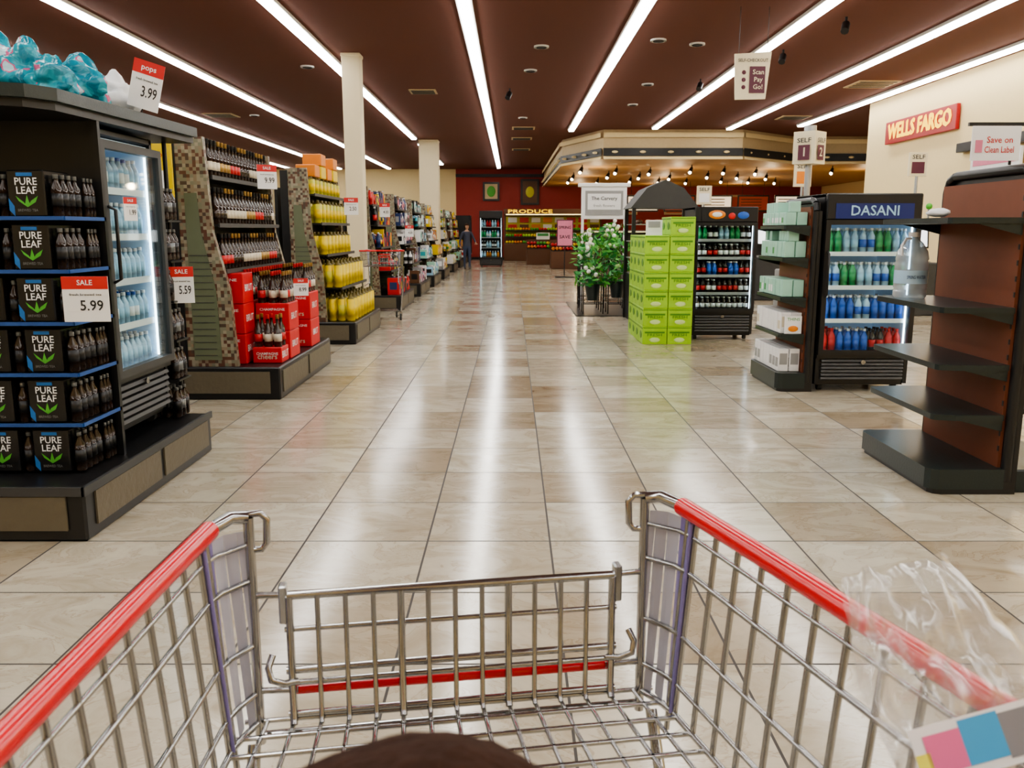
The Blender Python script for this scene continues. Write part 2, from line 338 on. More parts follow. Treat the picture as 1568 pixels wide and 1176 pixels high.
b=MB()
def teapack(b,x0,y0,z):
    b.box(x0,x0+.185,y0,y0+.25,z,z+.225,'black_gloss',.006)
    cx=x0+.095; yy=y0-.0015
    b.quad((cx-.045,yy,z+.195),(cx+.035,yy,z+.195),(cx+.035,yy,z+.212),(cx-.045,yy,z+.212),'bag_blue')
    b.text('PURE',(cx,yy,z+.168),X,Z,.05,'white',.11); b.text('LEAF',(cx,yy,z+.125),X,Z,.05,'white',.10)
    for s in (-1,1,0):
        b.add([(cx,yy,z+.045),(cx+s*.03-.012,yy,z+.075),(cx+s*.055,yy,z+.10),(cx+s*.03+.012,yy,z+.07)] if s else [(cx-.012,yy,z+.06),(cx,yy,z+.045),(cx+.012,yy,z+.06),(cx,yy,z+.105)],[(0,1,2,3)],'leaf_green')
    b.text('BREWED TEA',(cx,yy,z+.03),X,Z,.018,'silver_lab',.10)
    b.quad((x0+.004,yy,z+.03),(x0+.03,yy,z+.0),(x0+.03,yy,z+.05),(x0+.004,yy,z+.09),'bag_blue')
    for i in range(4):
        bottle(b,x0+.225,y0+.035+i*.06,z,.028,.205,'tea_bottle','black','silver_lab')
        if i<3: bottle(b,x0+.205,y0+.065+i*.055,z,.018,.205,'tea_bottle','black','silver_lab')
for ri in range(6):
    z=ZS[ri]
    for ci in range(4): teapack(b,-2.49-.265*ci+U(-.004,.004),4.285+U(0,.02),z)
    for k in range(3): bottle(b,-2.245,4.565+k*.038,z,.018,.2,'tea_bottle','black','silver_lab')
    for k in range(3):
        for j in range(5): bottle(b,-2.26-j*.07,5.62+k*.065,z,.03,.2,'tea_bottle','silver_lab' if k%2 else 'black','silver_lab')
b.build('tea_multipacks')

# bags on canopy
b=MB()
for i,(x,y,s,mm) in enumerate(((-2.80,4.5,.19,'bagprint'),(-3.12,4.6,.2,'bagprint'),(-2.58,4.72,.18,'bagprint'),(-2.42,4.95,.15,'bagprint'),(-2.40,5.35,.14,'white'),(-2.6,5.3,.19,'bagprint'),(-2.9,5.0,.22,'bagprint'),(-2.38,4.60,.12,'bagprint'))):
    off=Vector((i*3.1,i,0))
    def fn(u,off=off):
        n=noise.noise(u*1.8+off)*.4+noise.noise(u*4.5+off)*.14
        w=u*(1+n)
        if w.z<-.72: w.z=-.72
        if u.z>.85: w.z+=(u.z-.85)*2.6; w.y*=.5
        return w
    b.sphere((x,y,2.205+s*.72*.85),(s,s*.9,s*.85),mm,32,26,fn)
b.build('candy_bags')

# price cards
def card(name,c,xd,w,h,top,price,stem=None,up=(0,0,1)):
    b=MB(); c=Vector(c); xd=Vector(xd).normalized(); uz=Vector(up).normalized(); n=xd.cross(uz).normalized()
    def P(a,z,o=0): return c+xd*a+uz*z+n*o
    th=.004
    vs=[P(-w/2,-h/2,th),P(w/2,-h/2,th),P(w/2,h/2,th),P(-w/2,h/2,th),P(-w/2,-h/2),P(w/2,-h/2),P(w/2,h/2),P(-w/2,h/2)]
    b.add(vs,[(0,1,2,3),(7,6,5,4),(0,4,5,1),(1,5,6,2),(2,6,7,3),(3,7,4,0)],'white')
    b.add([P(-w/2,h*.22,th+.001),P(w/2,h*.22,th+.001),P(w/2,h/2,th+.001),P(-w/2,h/2,th+.001)],[(0,1,2,3)],'card_red')
    b.text(top,P(0,h*.36,th+.002),xd,uz,h*.16,'white'); b.text(price,P(w*.12,-h*.15,th+.002),xd,uz,h*.32,'ink',w*.5)
    b.text('fresh brewed tea',P(0,h*.1,th+.002),xd,uz,h*.07,'ink',w*.7)
    if stem: b.tube([P(0,-h/2,-.004),P(0,-h/2-stem,-.004)],.004,'black')
    return b.build(name)
card('price_card',(-2.12,4.235,1.19),(1,.05,0),.225,.225,'SALE','5.99')
card('price_card',(-2.19,5.66,1.17),(1,.35,0),.15,.24,'SALE','5.59')
card('price_card',(-2.14,5.2,2.36),(1,.35,-.3),.17,.27,'pops','3.99',.05,(.25,0,1))
card('price_card',(-2.16,4.9,1.645),(.35,1,0),.1,.13,'SALE','1.99')

# ------------------------------------------------------------ coolers
def cooler(name,W,D,Hh,loc,rz,rows,frame='black',head=None,headtxt=None,hh=.16,grille=.36,bs=(.033,.22),logos=False,inner='cool_in'):
    b=MB()
    b.box(.02,W-.02,.06,D,.06,.09,'black')
    for x in (.08,W-.08):
        for y in (.12,D-.1): b.tube([(x-.02,y,.035),(x+.02,y,.035)],.035,'rubber',10); b.box(x-.02,x+.02,y-.02,y+.02,.03,.07,'black')
    b.box(0,.035,.02,D,.08,Hh,'black'); b.box(W-.035,W,.02,D,.08,Hh,'black'); b.box(.035,W-.035,D-.04,D,.08,Hh,'black'); b.box(0,W,.02,D,Hh-.04,Hh,'black',.008)
    b.box(.035,W-.035,.03,D-.04,.09,grille-.02,'black')
    for k in range(6): b.prism_x([(.03,.12+k*(grille-.16)/6),(-.01,.125+k*(grille-.16)/6),(.0,.145+k*(grille-.16)/6),(.03,.145+k*(grille-.16)/6)],.05,W-.05,'charcoal')
    b.box(0,W,-.005,.03,grille-.035,grille,'black')
    z1=Hh-.05-(hh if head else .02)
    if head:
        ztp=Hh-(.09 if headtxt else .03)
        b.box(.0,W,-.03,.05,z1,Hh-.0,'black',.01); b.box(.08,W-.08,-.036,-.03,z1+.01,ztp,head)
        if headtxt: b.text(headtxt,(W/2,-.04,(z1+ztp)/2+.005),X,Z,(ztp-z1)*.85,'soda_lt',W*.5)
        if logos:
            b.sphere((W*.34,-.035,(z1+Hh)/2),(.12,.012,.06),'orange_p',16,8); b.sphere((W*.34,-.045,(z1+Hh)/2),(.07,.012,.035),'white',12,6); b.sphere((W*.76,-.035,(z1+Hh)/2-.01),(.08,.012,.05),'soda_blue',16,8); b.sphere((W*.58,-.035,(z1+Hh)/2-.02),(.05,.012,.045),'red_box',16,8)
    b.box(.036,W-.036,D-.06,D-.045,grille,z1,inner); b.box(.036,.04,.06,D-.06,grille,z1,inner); b.box(W-.04,W-.036,.06,D-.06,grille,z1,inner)
    b.box(.036,W-.036,.04,D-.05,grille-.02,grille,inner); b.box(.036,W-.036,.04,D-.05,z1,z1+.02,inner)
    ledr=.003 if inner=='cool_dark' else .006
    for x in (.048,W-.048): b.box(x-ledr,x+ledr,.045,.055,grille+.04,z1-.04,'led')
    nr=len(rows); dz=(z1-grille)/nr
    for i,pal in enumerate(rows):
        z=grille+i*dz+.004
        if i: b.box(.05,W-.05,.07,D-.07,z-.012,z-.004,'cooler_grey'); b.box(.05,W-.05,.062,.07,z-.022,z+.018,'grey_p' if inner=='cool_dark' else 'white')
        x=.05+bs[0]+.008; k=0; h=min(bs[1],dz*.82)
        while x<W-.05-bs[0]:
            p=pal[(k//2)%len(pal)]
            for j in range(3): bottle(b,x,.11+j*(bs[0]*2+.01),z,bs[0],h*U(.96,1.0),p[0],p[1],p[2])
            x+=bs[0]*2+.01; k+=1
    fw=.045
    for x0,x1,za,zb in ((0,fw,grille,z1),(W-fw,W,grille,z1),(fw,W-fw,grille,grille+fw),(fw,W-fw,z1-fw,z1)): b.box(x0,x1,-.035,.015,za,zb,frame)
    b.box(fw,W-fw,-.016,-.010,grille+fw,z1-fw,'glass')
    b.tube([(.03,-.035,grille+.55),(.03,-.075,grille+.57),(.03,-.075,grille+.95),(.03,-.035,grille+.97)],.01,'black')
    b.tube([(W*.5-.0,-.012,grille-.07),(W*.5,-.02,grille-.07)],.022,'chrome',12)
    return b.build(name,loc,rz)
W_=('water','soda_lt','white_cap'); Bl=('soda_blue','soda_blue','white_cap'); Gn=('soda_green','soda_green','white_cap'); Lt=('soda_lt','white','soda_blue'); Rd=('red_box','red_box','red_box'); Dk=('tea_bottle','white','white_cap'); Dk2=('tea_bottle','red_box','black'); Or=('orange_p','orange_p','white_cap'); Wb=('water','soda_blue','white_cap')
cooler('glass_door_cooler',.8,.66,1.80,(-2.262,4.752,.287),math.pi/2,[[W_],[W_,Lt],[W_],[W_],[W_,Lt]],frame='charcoal',grille=.40,bs=(.03,.2))
cooler('glass_door_cooler',.86,.72,1.84,(2.52,11.9,0),0,[[Dk,Dk],[Dk2,Dk,Dk2],[Dk2,Bl],[Dk,Dk2,Dk],[Gn,Dk,W_]],head='black',hh=.16,grille=.40,logos=True,bs=(.033,.2),inner='cool_dark')
cooler('glass_door_cooler',.88,.85,1.86,(2.90,8.0,0),0,[[Rd,Bl,Bl,Dk2],[Bl,Bl,Wb],[Wb,Gn,W_],[Gn,W_,Wb]],head='blue_head',headtxt='DASANI',hh=.19,grille=.36,bs=(.034,.24))

# ------------------------------------------------------------ generic endcaps
SH_A=[(2.0,-2.66),(1.58,-2.62),(1.17,-2.58)]
SH_B=[(2.0,-2.62),(1.62,-2.54),(1.2,-2.48),(.76,-2.3)]
def fixture(shelves):
    b=MB()
    b.box(-3.05,-2.11,0.01,2.19,0,.3,'black',.012)
    for x0,x1 in ((-2.98,-2.2),): b.box(x0,x1,-.002,.02,.06,.26,'base_panel')
    for y0,y1 in ((.1,1.05),(1.12,2.1)): b.box(-2.12,-2.1,y0,y1,.06,.26,'base_panel')
    b.box(-3.05,-2.95,.05,2.15,.3,2.3,'black')
    pts=[(-2.97,.3),(-2.5,.3),(-2.54,1.0),(-2.66,1.5),(-2.70,2.33),(-2.97,2.33)]
    for y0 in (.06,2.08):
        b.prism_y(pts,y0,y0+.06,'mosaic')
        b.prism_y([(-2.89,.36),(-2.64,.36),(-2.66,1.0),(-2.76,1.5),(-2.78,1.85),(-2.89,1.85)],y0-.006,y0,'slat')
        for k in range(16): b.box(-2.88,-2.68,y0-.009,y0-.006,.40+k*.06,.406+k*.06,'charcoal')
    for z,xf in shelves:
        b.box(-2.95,xf,.12,2.08,z-.02,z-.002,'black'); b.box(xf-.004,xf+.01,.12,2.08,z-.03,z+.008,'charcoal')
    return b
fxA=fixture(SH_A).build('display_endcap',(0,7.6,0)); fxBo=fixture(SH_B).build('display_endcap',(0,11.4,0)); fxB=fxBo.data
YS=[16.15,19.7,23.2,26.7,31.2,34.9,38.6]
for y in YS: inst(fxB,'display_endcap',(0,y,0))
b=MB(); y0=7.6
for z,xf in SH_A:
    y=y0+.19; k=0
    while y<y0+2.04:
        lab=('cream_lab','cream_lab','gold_foil','red_box','wine_glass')[(k//3+int(z*3))%5]
        for j in range(3): wine(b,xf-.05-j*.1,y+(j%2)*.03,z+.001,1.08,lab,'gold_foil' if (k//3)%2 else 'black')
        y+=.098; k+=1
b.build('wine_bottles')
b=MB()
def case(b,x0,x1,y0,y1,z0,z1,open_=False):
    b.box(x0,x1,y0,y1,z0,z1,'red_case',.006)
    b.text('CHAMPAGNE',((x0+x1)/2,y0-.002,z1-.06),X,Z,.035,'white',(x1-x0)*.75); b.text('cheers',((x0+x1)/2,y0-.002,z0+.06),X,Z,.07,'cream_lab')
    b.text('BRUT',(x1+.002,(y0+y1)/2,(z0+z1)/2),Y,Z,.09,'white')
    if open_:
        n=max(2,int((x1-x0)/.085)); mN=max(2,int((y1-y0)/.085))
        for i in range(n):
            for j in range(mN): wine(b,x0+(i+.5)*(x1-x0)/n,y0+(j+.5)*(y1-y0)/mN,z1+.001,1,'cream_lab' if (i+j)%3 else 'red_box','red_box' if i%2 else 'gold_foil')
for k in range(3): case(b,-2.9,-2.46,7.80,8.1,.302+k*.28,.302+k*.28+.275)
for k in range(2): case(b,-2.9,-2.5,8.12,9.66,.302+k*.28,.302+k*.28+.275,k==1)
for k in range(2): case(b,-2.46,-2.14,8.14,8.5,.302+k*.27,.302+k*.27+.265,k==1)
case(b,-2.42,-2.15,7.85,8.1,.302,.45,True)
for k in range(2): case(b,-2.46,-2.14,9.0,9.4,.302+k*.29,.302+k*.29+.285,k==1)
b.build('sparkling_wine_cases')
b=MB(); y0=11.4
for z,xf in SH_B+[(.304,-2.14)]:
    y=y0+.22; low=z<1; h=.36 if low else .30
    if z>1.9: h=.23
    while y<y0+2.0:
        nn=5 if low else 3
        for j in range(nn):
            can(b,xf-.065-j*.125,y,z+.001,.055,h,'yellow' if z<1.5 else 'yellow2','yellow2' if j%2 else 'yellow')
        y+=.235
b.build('canned_goods')
b=MB()
for i in range(4):
    for j in range(1+i%2): b.box(-2.9,-2.64,y0+.3+i*.4,y0+.6+i*.4,2.232+j*.17,2.232+.16+j*.17,'yellow' if (i+j)%2 else 'orange_p',.01)
b.build('snack_cartons')
pals=[['red_box','black','navy','yellow','red_box','black'],['white','navy','grey_p','black','pink_p','brown_p'],['white','mint','white','soda_lt','teal_p','black'],['white','orange_p','yellow','grey_p'],['white','green_p','yellow','white'],['white','brown_p','mint'],['red_box','white','yellow']]
for yi,pal in zip(YS,pals):
    b=MB()
    for z,xf in SH_B+[(.304,-2.14)]:
        y=yi+.16
        while y<yi+1.95:
            w=U(.09,.2); h=U(.22,.35) if z<1.9 else U(.15,.32); mcol=random.choice(pal)
            if y+w>yi+2.04: break
            if R()<.35:
                for q in range(3): bottle(b,xf-.06-q*.11,y+w/2,z+.001,min(.045,w/2-.005),h,mcol,random.choice(pal),'white')
            else:
                b.box(xf-.24,xf-.02,y,y+w-.008,z+.001,z+h,mcol); l2=random.choice(pal); b.box(xf-.021,xf-.018,y+.02,y+w-.03,z+h*.3,z+h*.75,l2); b.box(xf-.2,xf-.06,y-.002,y,z+h*.3,z+h*.75,l2)
            y+=w
    b.build('packaged_groceries')
card('price_card',(-2.50,8.9,2.06),(1,.6,0),.2,.24,'SALE','9.99'); card('price_card',(-2.3,12.4,1.86),(1,.3,0),.2,.24,'SALE','2.50'); card('price_card',(-2.06,8.32,.98),(1,.3,0),.14,.17,'SALE','8.99')
card('price_card',(-2.44,16.6,1.9),(1,.3,0),.2,.26,'SALE','4.00'); card('price_card',(-2.38,20,1.5),(1,.3,0),.2,.26,'SALE','4.00')

# aisle gondolas
b=MB(); rnd=['white','red_box','yellow','navy','green_p','orange_p','grey_p','brown_p','mint','teal_p','cream_lab','black','brown_p']
b.box(-13.5,-3.2,.42,1.72,0,.15,'black'); b.box(-13.5,-3.2,1.04,1.1,.15,2.1,'tan'); b.box(-3.24,-3.2,.45,1.7,.15,2.1,'black')
for z in (.16,.56,.96,1.36,1.74):
    b.box(-13.5,-3.24,.46,1.68,z-.015,z,'cooler_grey')
    for side in (0,1):
        x=-13.4
        while x<-3.7:
            w=U(.10,.3); h=U(.24,.36)
            y0,y1=(.5,.95) if side==0 else (1.2,1.64)
            b.box(x,x+w-.01,y0,y1,z,z+h,random.choice(rnd)); x+=w
o=b.build('aisle_gondola',(-.4,4.0,0)); gm=o.data
for y in [7.6,11.4]+YS: inst(gm,'aisle_gondola',(0,y,0))
b=MB(); b.box(-3.1,-2.86,7.35,7.37,1.75,2.28,'yellow'); b.text('Lipton',(-2.98,7.345,2.15),X,Z,.06,'red_box'); b.box(-3.07,-2.9,7.34,7.35,1.8,2.02,'white'); b.tube([(-3.08,7.38,0.01),(-3.08,7.38,2.3)],.012,'black'); b.box(-3.2,-2.96,7.28,7.48,0,.02,'black'); b.build('aisle_poster')

# ------------------------------------------------------------ right gondolas
def sidegondola(xf,xb,y0,y1,zs,ztop,bz):
    b=MB()
    r=.06; pts=[(xb,y0),(xf+r,y0),(xf+r*.3,y0+r*.3),(xf,y0+r),(xf,y1-r),(xf+r*.3,y1-r*.3),(xf+r,y1),(xb,y1)]
    b.prism_z([(x+.02 if x<xb else x,y) for x,y in pts],0,.03,'black'); b.prism_z(pts,.03,bz,'dkgreen')
    for z in zs:
        xs=xf+.02; pts=[(xb-.02,y0+.03),(xs+.12,y0+.03),(xs+.01,y0+.06),(xs,y0+.09),(xs,y1-.09),(xs+.01,y1-.06),(xs+.12,y1-.03),(xb-.02,y1-.03)]
        b.prism_z(pts,z-.035,z-.002,'dkgreen')
        for y in (y0+.04,y1-.05): b.prism_y([(xb-.02,z-.035),(xb-.28,z-.035),(xb-.02,z-.1)],y,y+.008,'dkgreen')
    b.box(xb-.02,xb,y0+.05,y1-.05,bz,ztop-.06,'brick_panel')
    arch=[(xb+.02,y0+.02,bz*.5),(xb+.02,y0+.02,ztop-.1),(xb+.02,y0+.05,ztop-.03),(xb+.02,y0+.12,ztop),(xb+.02,y1-.12,ztop),(xb+.02,y1-.05,ztop-.03),(xb+.02,y1-.02,ztop-.1),(xb+.02,y1-.02,bz*.5)]
    for (p,q) in zip(arch[:-1],arch[1:]): b.tube([p,q],.03,'black',8)
    b.box(xb+.0,xb+.07,y0,y0+.05,0,ztop-.1,'black'); b.box(xb+.0,xb+.07,y1-.05,y1,0,ztop-.1,'black'); b.box(xb+.03,xb+.06,y0+.04,y1-.04,0,ztop-.02,'black')
    for k in range(18): b.box(xb-.024,xb-.019,y0+.05,y0+.062,bz+.1+k*.09,bz+.13+k*.09,'ink')
    return b
b=sidegondola(2.44,2.88,4.79,5.81,[1.6,1.095,.765,.47],1.87,.15)
b.box(2.96,3.42,4.82,5.8,0,.14,'dkgreen',.01)
for z in (.5,.8,1.1,1.5): b.box(2.96,3.35,4.84,5.78,z-.03,z,'dkgreen',.008)
b.build('gondola_shelf')
b=sidegondola(2.53,2.80,8.0,8.95,[1.57,1.27,.9,.55],1.80,.18); b.build('gondola_shelf')
b=MB()
for z,pal,h in ((1.572,['mint','white','green_p'],.12),(1.272,['mint','green_p','white'],.15),(.902,['mint','white','green_p'],.16),(.552,['white','white','cream_lab'],.2),(.182,['white','white','grey_p'],.22)):
    y=8.10
    while y<8.84:
        w=.075 if h<.2 else .1
        if y+w>8.9: break
        mcol=random.choice(pal)
        for j in range(2):
            x=2.565+j*.105+U(0,.006)
            b.box(x,x+.098,y,y+w-.006,z,z+h,'white' if h>.18 else 'mint',.004); b.box(x+.012,x+.086,y-.001,y+.002,z+h*.3,z+h*.8,mcol); b.box(x-.001,x+.002,y+.01,y+w-.015,z+h*.2,z+h*.6,mcol)
        if h<.14 or h==.15:
            if R()<.6: b.box(2.60,2.70,y,y+w-.006,z+h+.002,z+h+.1,'mint',.004)
        y+=w
b.box(2.60,2.76,8.06,8.08,.552,.72,'white'); b.text('THINS',(2.68,8.058,.69),X,Z,.04,'green_p',.12); b.sphere((2.68,8.06,.60),(.05,.004,.03),'orange_p',10,6)
b.build('boxed_tea_cartons')
b=MB()
jx,jy=2.575,5.52
b.lathe(jx,jy,1.095,[(.09,0),(.1,.015),(.1,.05),(.094,.06),(.1,.07),(.1,.12),(.094,.13),(.1,.14),(.1,.22),(.094,.24),(.1,.25),(.09,.30),(.06,.35),(.032,.375),(.03,.39)],'clear_plastic',24)
b.lathe(jx,jy,1.485,[(.034,0),(.034,.03)],'white_cap',14); b.lathe(jx,jy,1.19,[(.1015,0),(.1015,.085)],'water',24,False); b.text('SPRING WATER',(jx-.012,jy-.103,1.232),X,Z,.03,'navy',.12)
b.tube([(jx-.085,jy-.04,1.37),(jx-.1,jy-.06,1.43),(jx-.06,jy-.03,1.475),(jx-.02,jy-.01,1.475)],.009,'white_cap')
b.build('water_jug')
b=MB(); b.sphere((2.56,5.2,1.632),(.07,.06,.026),'white',12,8,lambda u:u*(1+.3*noise.noise(u*4))); b.build('torn_wrapper')
b=MB(); b.box(2.66,2.94,5.08,5.09,1.925,2.12,'white'); b.text('Save on',(2.82,5.078,2.04),X,Z,.05,'ink_red',.15); b.text('Clean Label',(2.82,5.078,1.985),X,Z,.05,'ink_red',.17); b.box(2.68,2.72,5.076,5.08,1.97,2.04,'pink_p'); b.tube([(2.9,5.1,2.0),(2.9,5.1,1.902)],.008,'black'); b.box(2.64,2.96,5.085,5.105,2.12,2.14,'black'); b.build('shelf_top_sign')

# ------------------------------------------------------------ lime box stack
b=MB()
def limebox(b,x,y,z,w,d,h):
    b.box(x+.002,x+w-.002,y+.002,y+d-.002,z+.001,z+h-.002,'lime',.004)
    yy=y-.0005
    b.box(x+.03,x+w-.03,yy,yy+.002,z+h*.62,z+h*.72,'lime_d'); b.text('FRESH',(x+w/2,yy-.001,z+h*.52),X,Z,.05,'lime_d',w*.6)
    b.sphere((x+w/2,yy+.002,z+h*.25),(w*.22,.003,h*.13),'lime_l',10,6); b.box(x+.01,x+w-.01,yy,yy+.002,z+h*.9,z+h*.94,'lime_d')
    xx=x-.0005; b.sphere((xx+.002,y+d/2,z+h*.5),(.003,d*.28,h*.22),'lime_d',10,6); b.box(xx,xx+.002,y+.02,y+d-.02,z+h*.85,z+h*.92,'lime_d')
for cx in (0,1):
    for cy in range(4):
        for k in range((6 if cx==0 else 7) if cy<2 else 6): limebox(b,1.765+cx*.335,11.42+cy*.36,k*.243,.33,.355,.243)
b.build('produce_carton_stack')
b=MB(); b.box(1.80,2.02,11.6,11.61,1.47,1.66,'white'); b.box(1.83,1.99,11.595,11.6,1.56,1.64,'grey_p'); b.box(1.8,2.02,11.58,11.63,1.458,1.47,'white'); b.build('carton_sign')

# ------------------------------------------------------------ floral kiosk
b=MB(); b.box(1.15,2.3,15.2,18.2,0.0,.015,'black'); b.build('floor_mat')
b=MB()
for qi,(sx,sy,hh) in enumerate(((1.3,15.5,.55),(1.75,15.5,.6),(1.3,16.3,.85),(1.8,16.3,.95),(1.35,17.2,1.1),(1.85,17.3,1.25))):
    for dx in (0,.36):
        for dy in (0,.36): b.tube([(sx+dx,sy+dy,.016),(sx+dx,sy+dy,hh)],.012,'black',6)
    for z in (.2,hh):
        b.tube([(sx,sy,z),(sx+.36,sy,z),(sx+.36,sy+.36,z),(sx,sy+.36,z),(sx,sy,z)],.01,'black',6)
    b.lathe(sx+.18,sy+.18,hh-.3,[(.1,0),(.15,.3)],'dkgreen',12)
    for i in range(130):
        a=U(0,6.28); r=U(.02,.32); z=hh+U(-.05,.45)*(1-r); c=Vector((sx+.18+r*math.cos(a),sy+.18+r*math.sin(a),z)); d=Vector((U(-1,1),U(-1,1),U(-.2,1))).normalized()*.09; e=Vector((U(-1,1),U(-1,1),U(-1,1))).normalized()*.035
        b.add([c-d,c+e,c+d,c-e],[(0,1,2,3)],random.choice(['green_p','leaf_green','lime_d','green_p']))
    for i in range((4,2,20,3,12,14)[qi]):
        a=U(0,6.28); r=U(.02,.2); b.sphere((sx+.16+r*math.cos(a),sy+.12+r*math.sin(a),hh+.38+U(-.18,.12)-r*.4),.042,random.choice(['flower_w','flower_w','flower_w','lime_l']),7,5)
b.build('flower_bouquet_stand')
b=MB()
for x in (1.5,2.4): b.tube([(x,18.4,0),(x,18.4,2.5)],.03,'white',8)
b.box(1.47,2.43,18.36,18.44,1.75,2.42,'white',.01); b.box(1.55,2.35,18.35,18.36,1.83,2.34,'grey_p'); b.box(1.6,2.3,18.345,18.352,1.95,2.28,'white'); b.text('The Carvery',(1.95,18.34,2.18),X,Z,.1,'ink',.55); b.text('fresh flowers',(1.95,18.34,2.03),X,Z,.08,'grey_p',.45); b.box(1.4,2.5,18.34,18.46,2.42,2.5,'white',.01)
b.build('floral_sign_frame')
b=MB()
x0,x1,y0,y1=2.0,3.0,14.2,15.1
for x in (x0,x1):
    for y in (y0,y1): b.box(x-.03,x+.03,y-.03,y+.03,0,1.9,'black')
b.box(x0,x1,y0,y1,0,.8,'black',.01)
b.prism_y([(x0-.06,1.88),(x1+.06,1.88),(x1-.2,2.2),((x0+x1)/2,2.33),(x0+.2,2.2)],y0-.05,y1+.05,'charcoal')
for k in range(3): b.box(x0,x1,y0,y1,1.05+k*.28,1.065+k*.28,'cooler_grey')
for k in range(3):
    for i in range(6): b.sphere((x0+.12+i*.15,y0+.2,1.10+k*.28),(.06,.1,.04),'orange_p' if (i+k)%2 else 'brown_p',8,6)
b.build('bakery_display_cabinet')
b=MB(); b.box(1.45,1.98,27.9,27.94,1.0,1.85,'maroon'); b.box(1.48,1.95,27.88,27.9,1.03,1.82,'pink_p'); b.text('SPRING',(1.71,27.87,1.6),X,Z,.13,'ink',.4); b.text('SAVE',(1.71,27.87,1.3),X,Z,.15,'ink',.35)
b.tube([(1.71,27.93,0.02),(1.71,27.93,1.1)],.02,'black'); b.box(1.4,2.02,27.7,28.1,0,.03,'black',.01); b.build('sandwich_sign')

# ------------------------------------------------------------ signs
b=MB()
pts=[(3.14,3.97),(3.66,4.0),(3.60,3.36),(3.17,3.35)]
b.prism_y(pts,12.6,12.63,'cream_sign'); b.box(3.36,3.58,12.59,12.6,3.44,3.80,'maroon'); b.text('SELF-CHECKOUT',(3.4,12.585,3.88),X,Z,.06,'ink',.42)
for i,t in enumerate(('Scan','Pay','Go!')): b.text(t,(3.48,12.58,3.72-i*.1),X,Z,.09,'cream_sign'); b.sphere((3.28,12.595,3.72-i*.1),(.03,.006,.03),'maroon',10,6)
for x in (3.2,3.6): b.tube([(x,12.615,3.96),(x,12.615,H-.001)],.004,'black')
b.build('hanging_sign')
b=MB()
b.prism_z([(4.93,14.3),(5.2,14.55),(4.93,14.8),(4.66,14.55)],2.6,3.12,'cream_sign')
for s,xd in ((-1,(.27,-.25,0)),(1,(.27,.25,0))):
    c=(4.93+s*.14,14.41,2.97)
    b.text('SELF',(c[0]+s*.005,c[1]-.015,c[2]),xd,Z,.1,'ink',.24)
    v=Vector(xd).normalized(); cc=Vector((c[0],c[1]-.012,2.78)); b.add([cc-v*.1-Vector(Z)*.12,cc+v*.1-Vector(Z)*.12,cc+v*.1+Vector(Z)*.12,cc-v*.1+Vector(Z)*.12],[(0,1,2,3)],'maroon'); b.text('1' if s<0 else '2',cc-Vector((0,.01,0)),xd,Z,.2,'cream_sign')
b.lathe(4.93,14.55,3.12,[(.1,0),(.1,.1)],'cooler_grey',12); b.tube([(4.93,14.55,0.01),(4.93,14.55,2.6)],.05,'cooler_grey',10); b.box(4.7,5.16,14.3,14.8,0,.05,'black',.01)
b.build('checkout_lane_sign')
b=MB()
b.box(8.8,8.88,17.5,20.75,3.50,4.0,'sign_red',.01); b.text('WELLS FARGO',(8.79,19.12,3.75),NY,Z,.46,'sign_yel',2.9); b.text('WELLS FARGO',(8.789,19.10,3.762),NY,Z,.46,'sign_yel',2.9); b.text('WELLS FARGO',(8.788,19.14,3.74),NY,Z,.46,'sign_yel',2.9)
b.build('wall_lettering_sign')
b=MB(); b.box(8.75,8.88,13.8,17.3,3.02,3.2,'black',.01); b.box(8.7,8.75,15,16.6,2.4,2.95,'white'); b.box(8.69,8.7,15.1,16.5,2.7,2.9,'pink_p'); b.build('service_counter_sign')
def lanesign(x,y,z,w,h,m2):
    b=MB(); b.box(x-w/2,x+w/2,y,y+.05,z,z+h,'cream_sign',.005); b.box(x-w*.35,x+w*.35,y-.006,y,z+h*.12,z+h*.6,m2); b.text('SELF',(x,y-.008,z+h*.8),X,Z,h*.25,'ink',w*.7); b.tube([(x,y+.03,0.01),(x,y+.03,z)],.03,'cooler_grey',8); b.box(x-.2,x+.2,y-.15,y+.2,0,.04,'black'); b.build('checkout_lane_sign')
lanesign(7.0,21,2.55,.42,.6,'orange_p'); lanesign(7.85,16.9,2.55,.35,.45,'maroon'); lanesign(5.2,23.5,2.2,.4,.5,'white')
b=MB()
b.box(-.35,.35,-.3,.3,0,.95,'charcoal',.02); b.box(-.9,-.4,-.3,.3,0,.8,'grey_p',.02); b.box(-.4,-.35,-.05,.05,.8,1.0,'black'); b.box(-.2,.2,.05,.15,.95,1.3,'black'); b.prism_x([(-.08,1.2),(-.04,1.55),(.04,1.55),(.0,1.2)],-.22,.22,'black'); b.prism_x([(-.085,1.23),(-.048,1.52),(-.045,1.52),(-.082,1.23)],-.19,.19,'white_em'); b.box(-.25,.25,-.12,.1,.95,.97,'cooler_grey')
b.tube([(.3,.2,.95),(.3,.2,1.9)],.02,'cooler_grey',8); b.sphere((.3,.2,1.95),.06,'leaf_green',8,6)
o=b.build('self_checkout_kiosk',(5.9,16,0)); km=o.data
for x,y in ((7.3,15.6),(5.6,19),(7.4,19.5),(4.6,22),(6.2,24.5)): inst(km,'self_checkout_kiosk',(x,y,0))
b=MB()
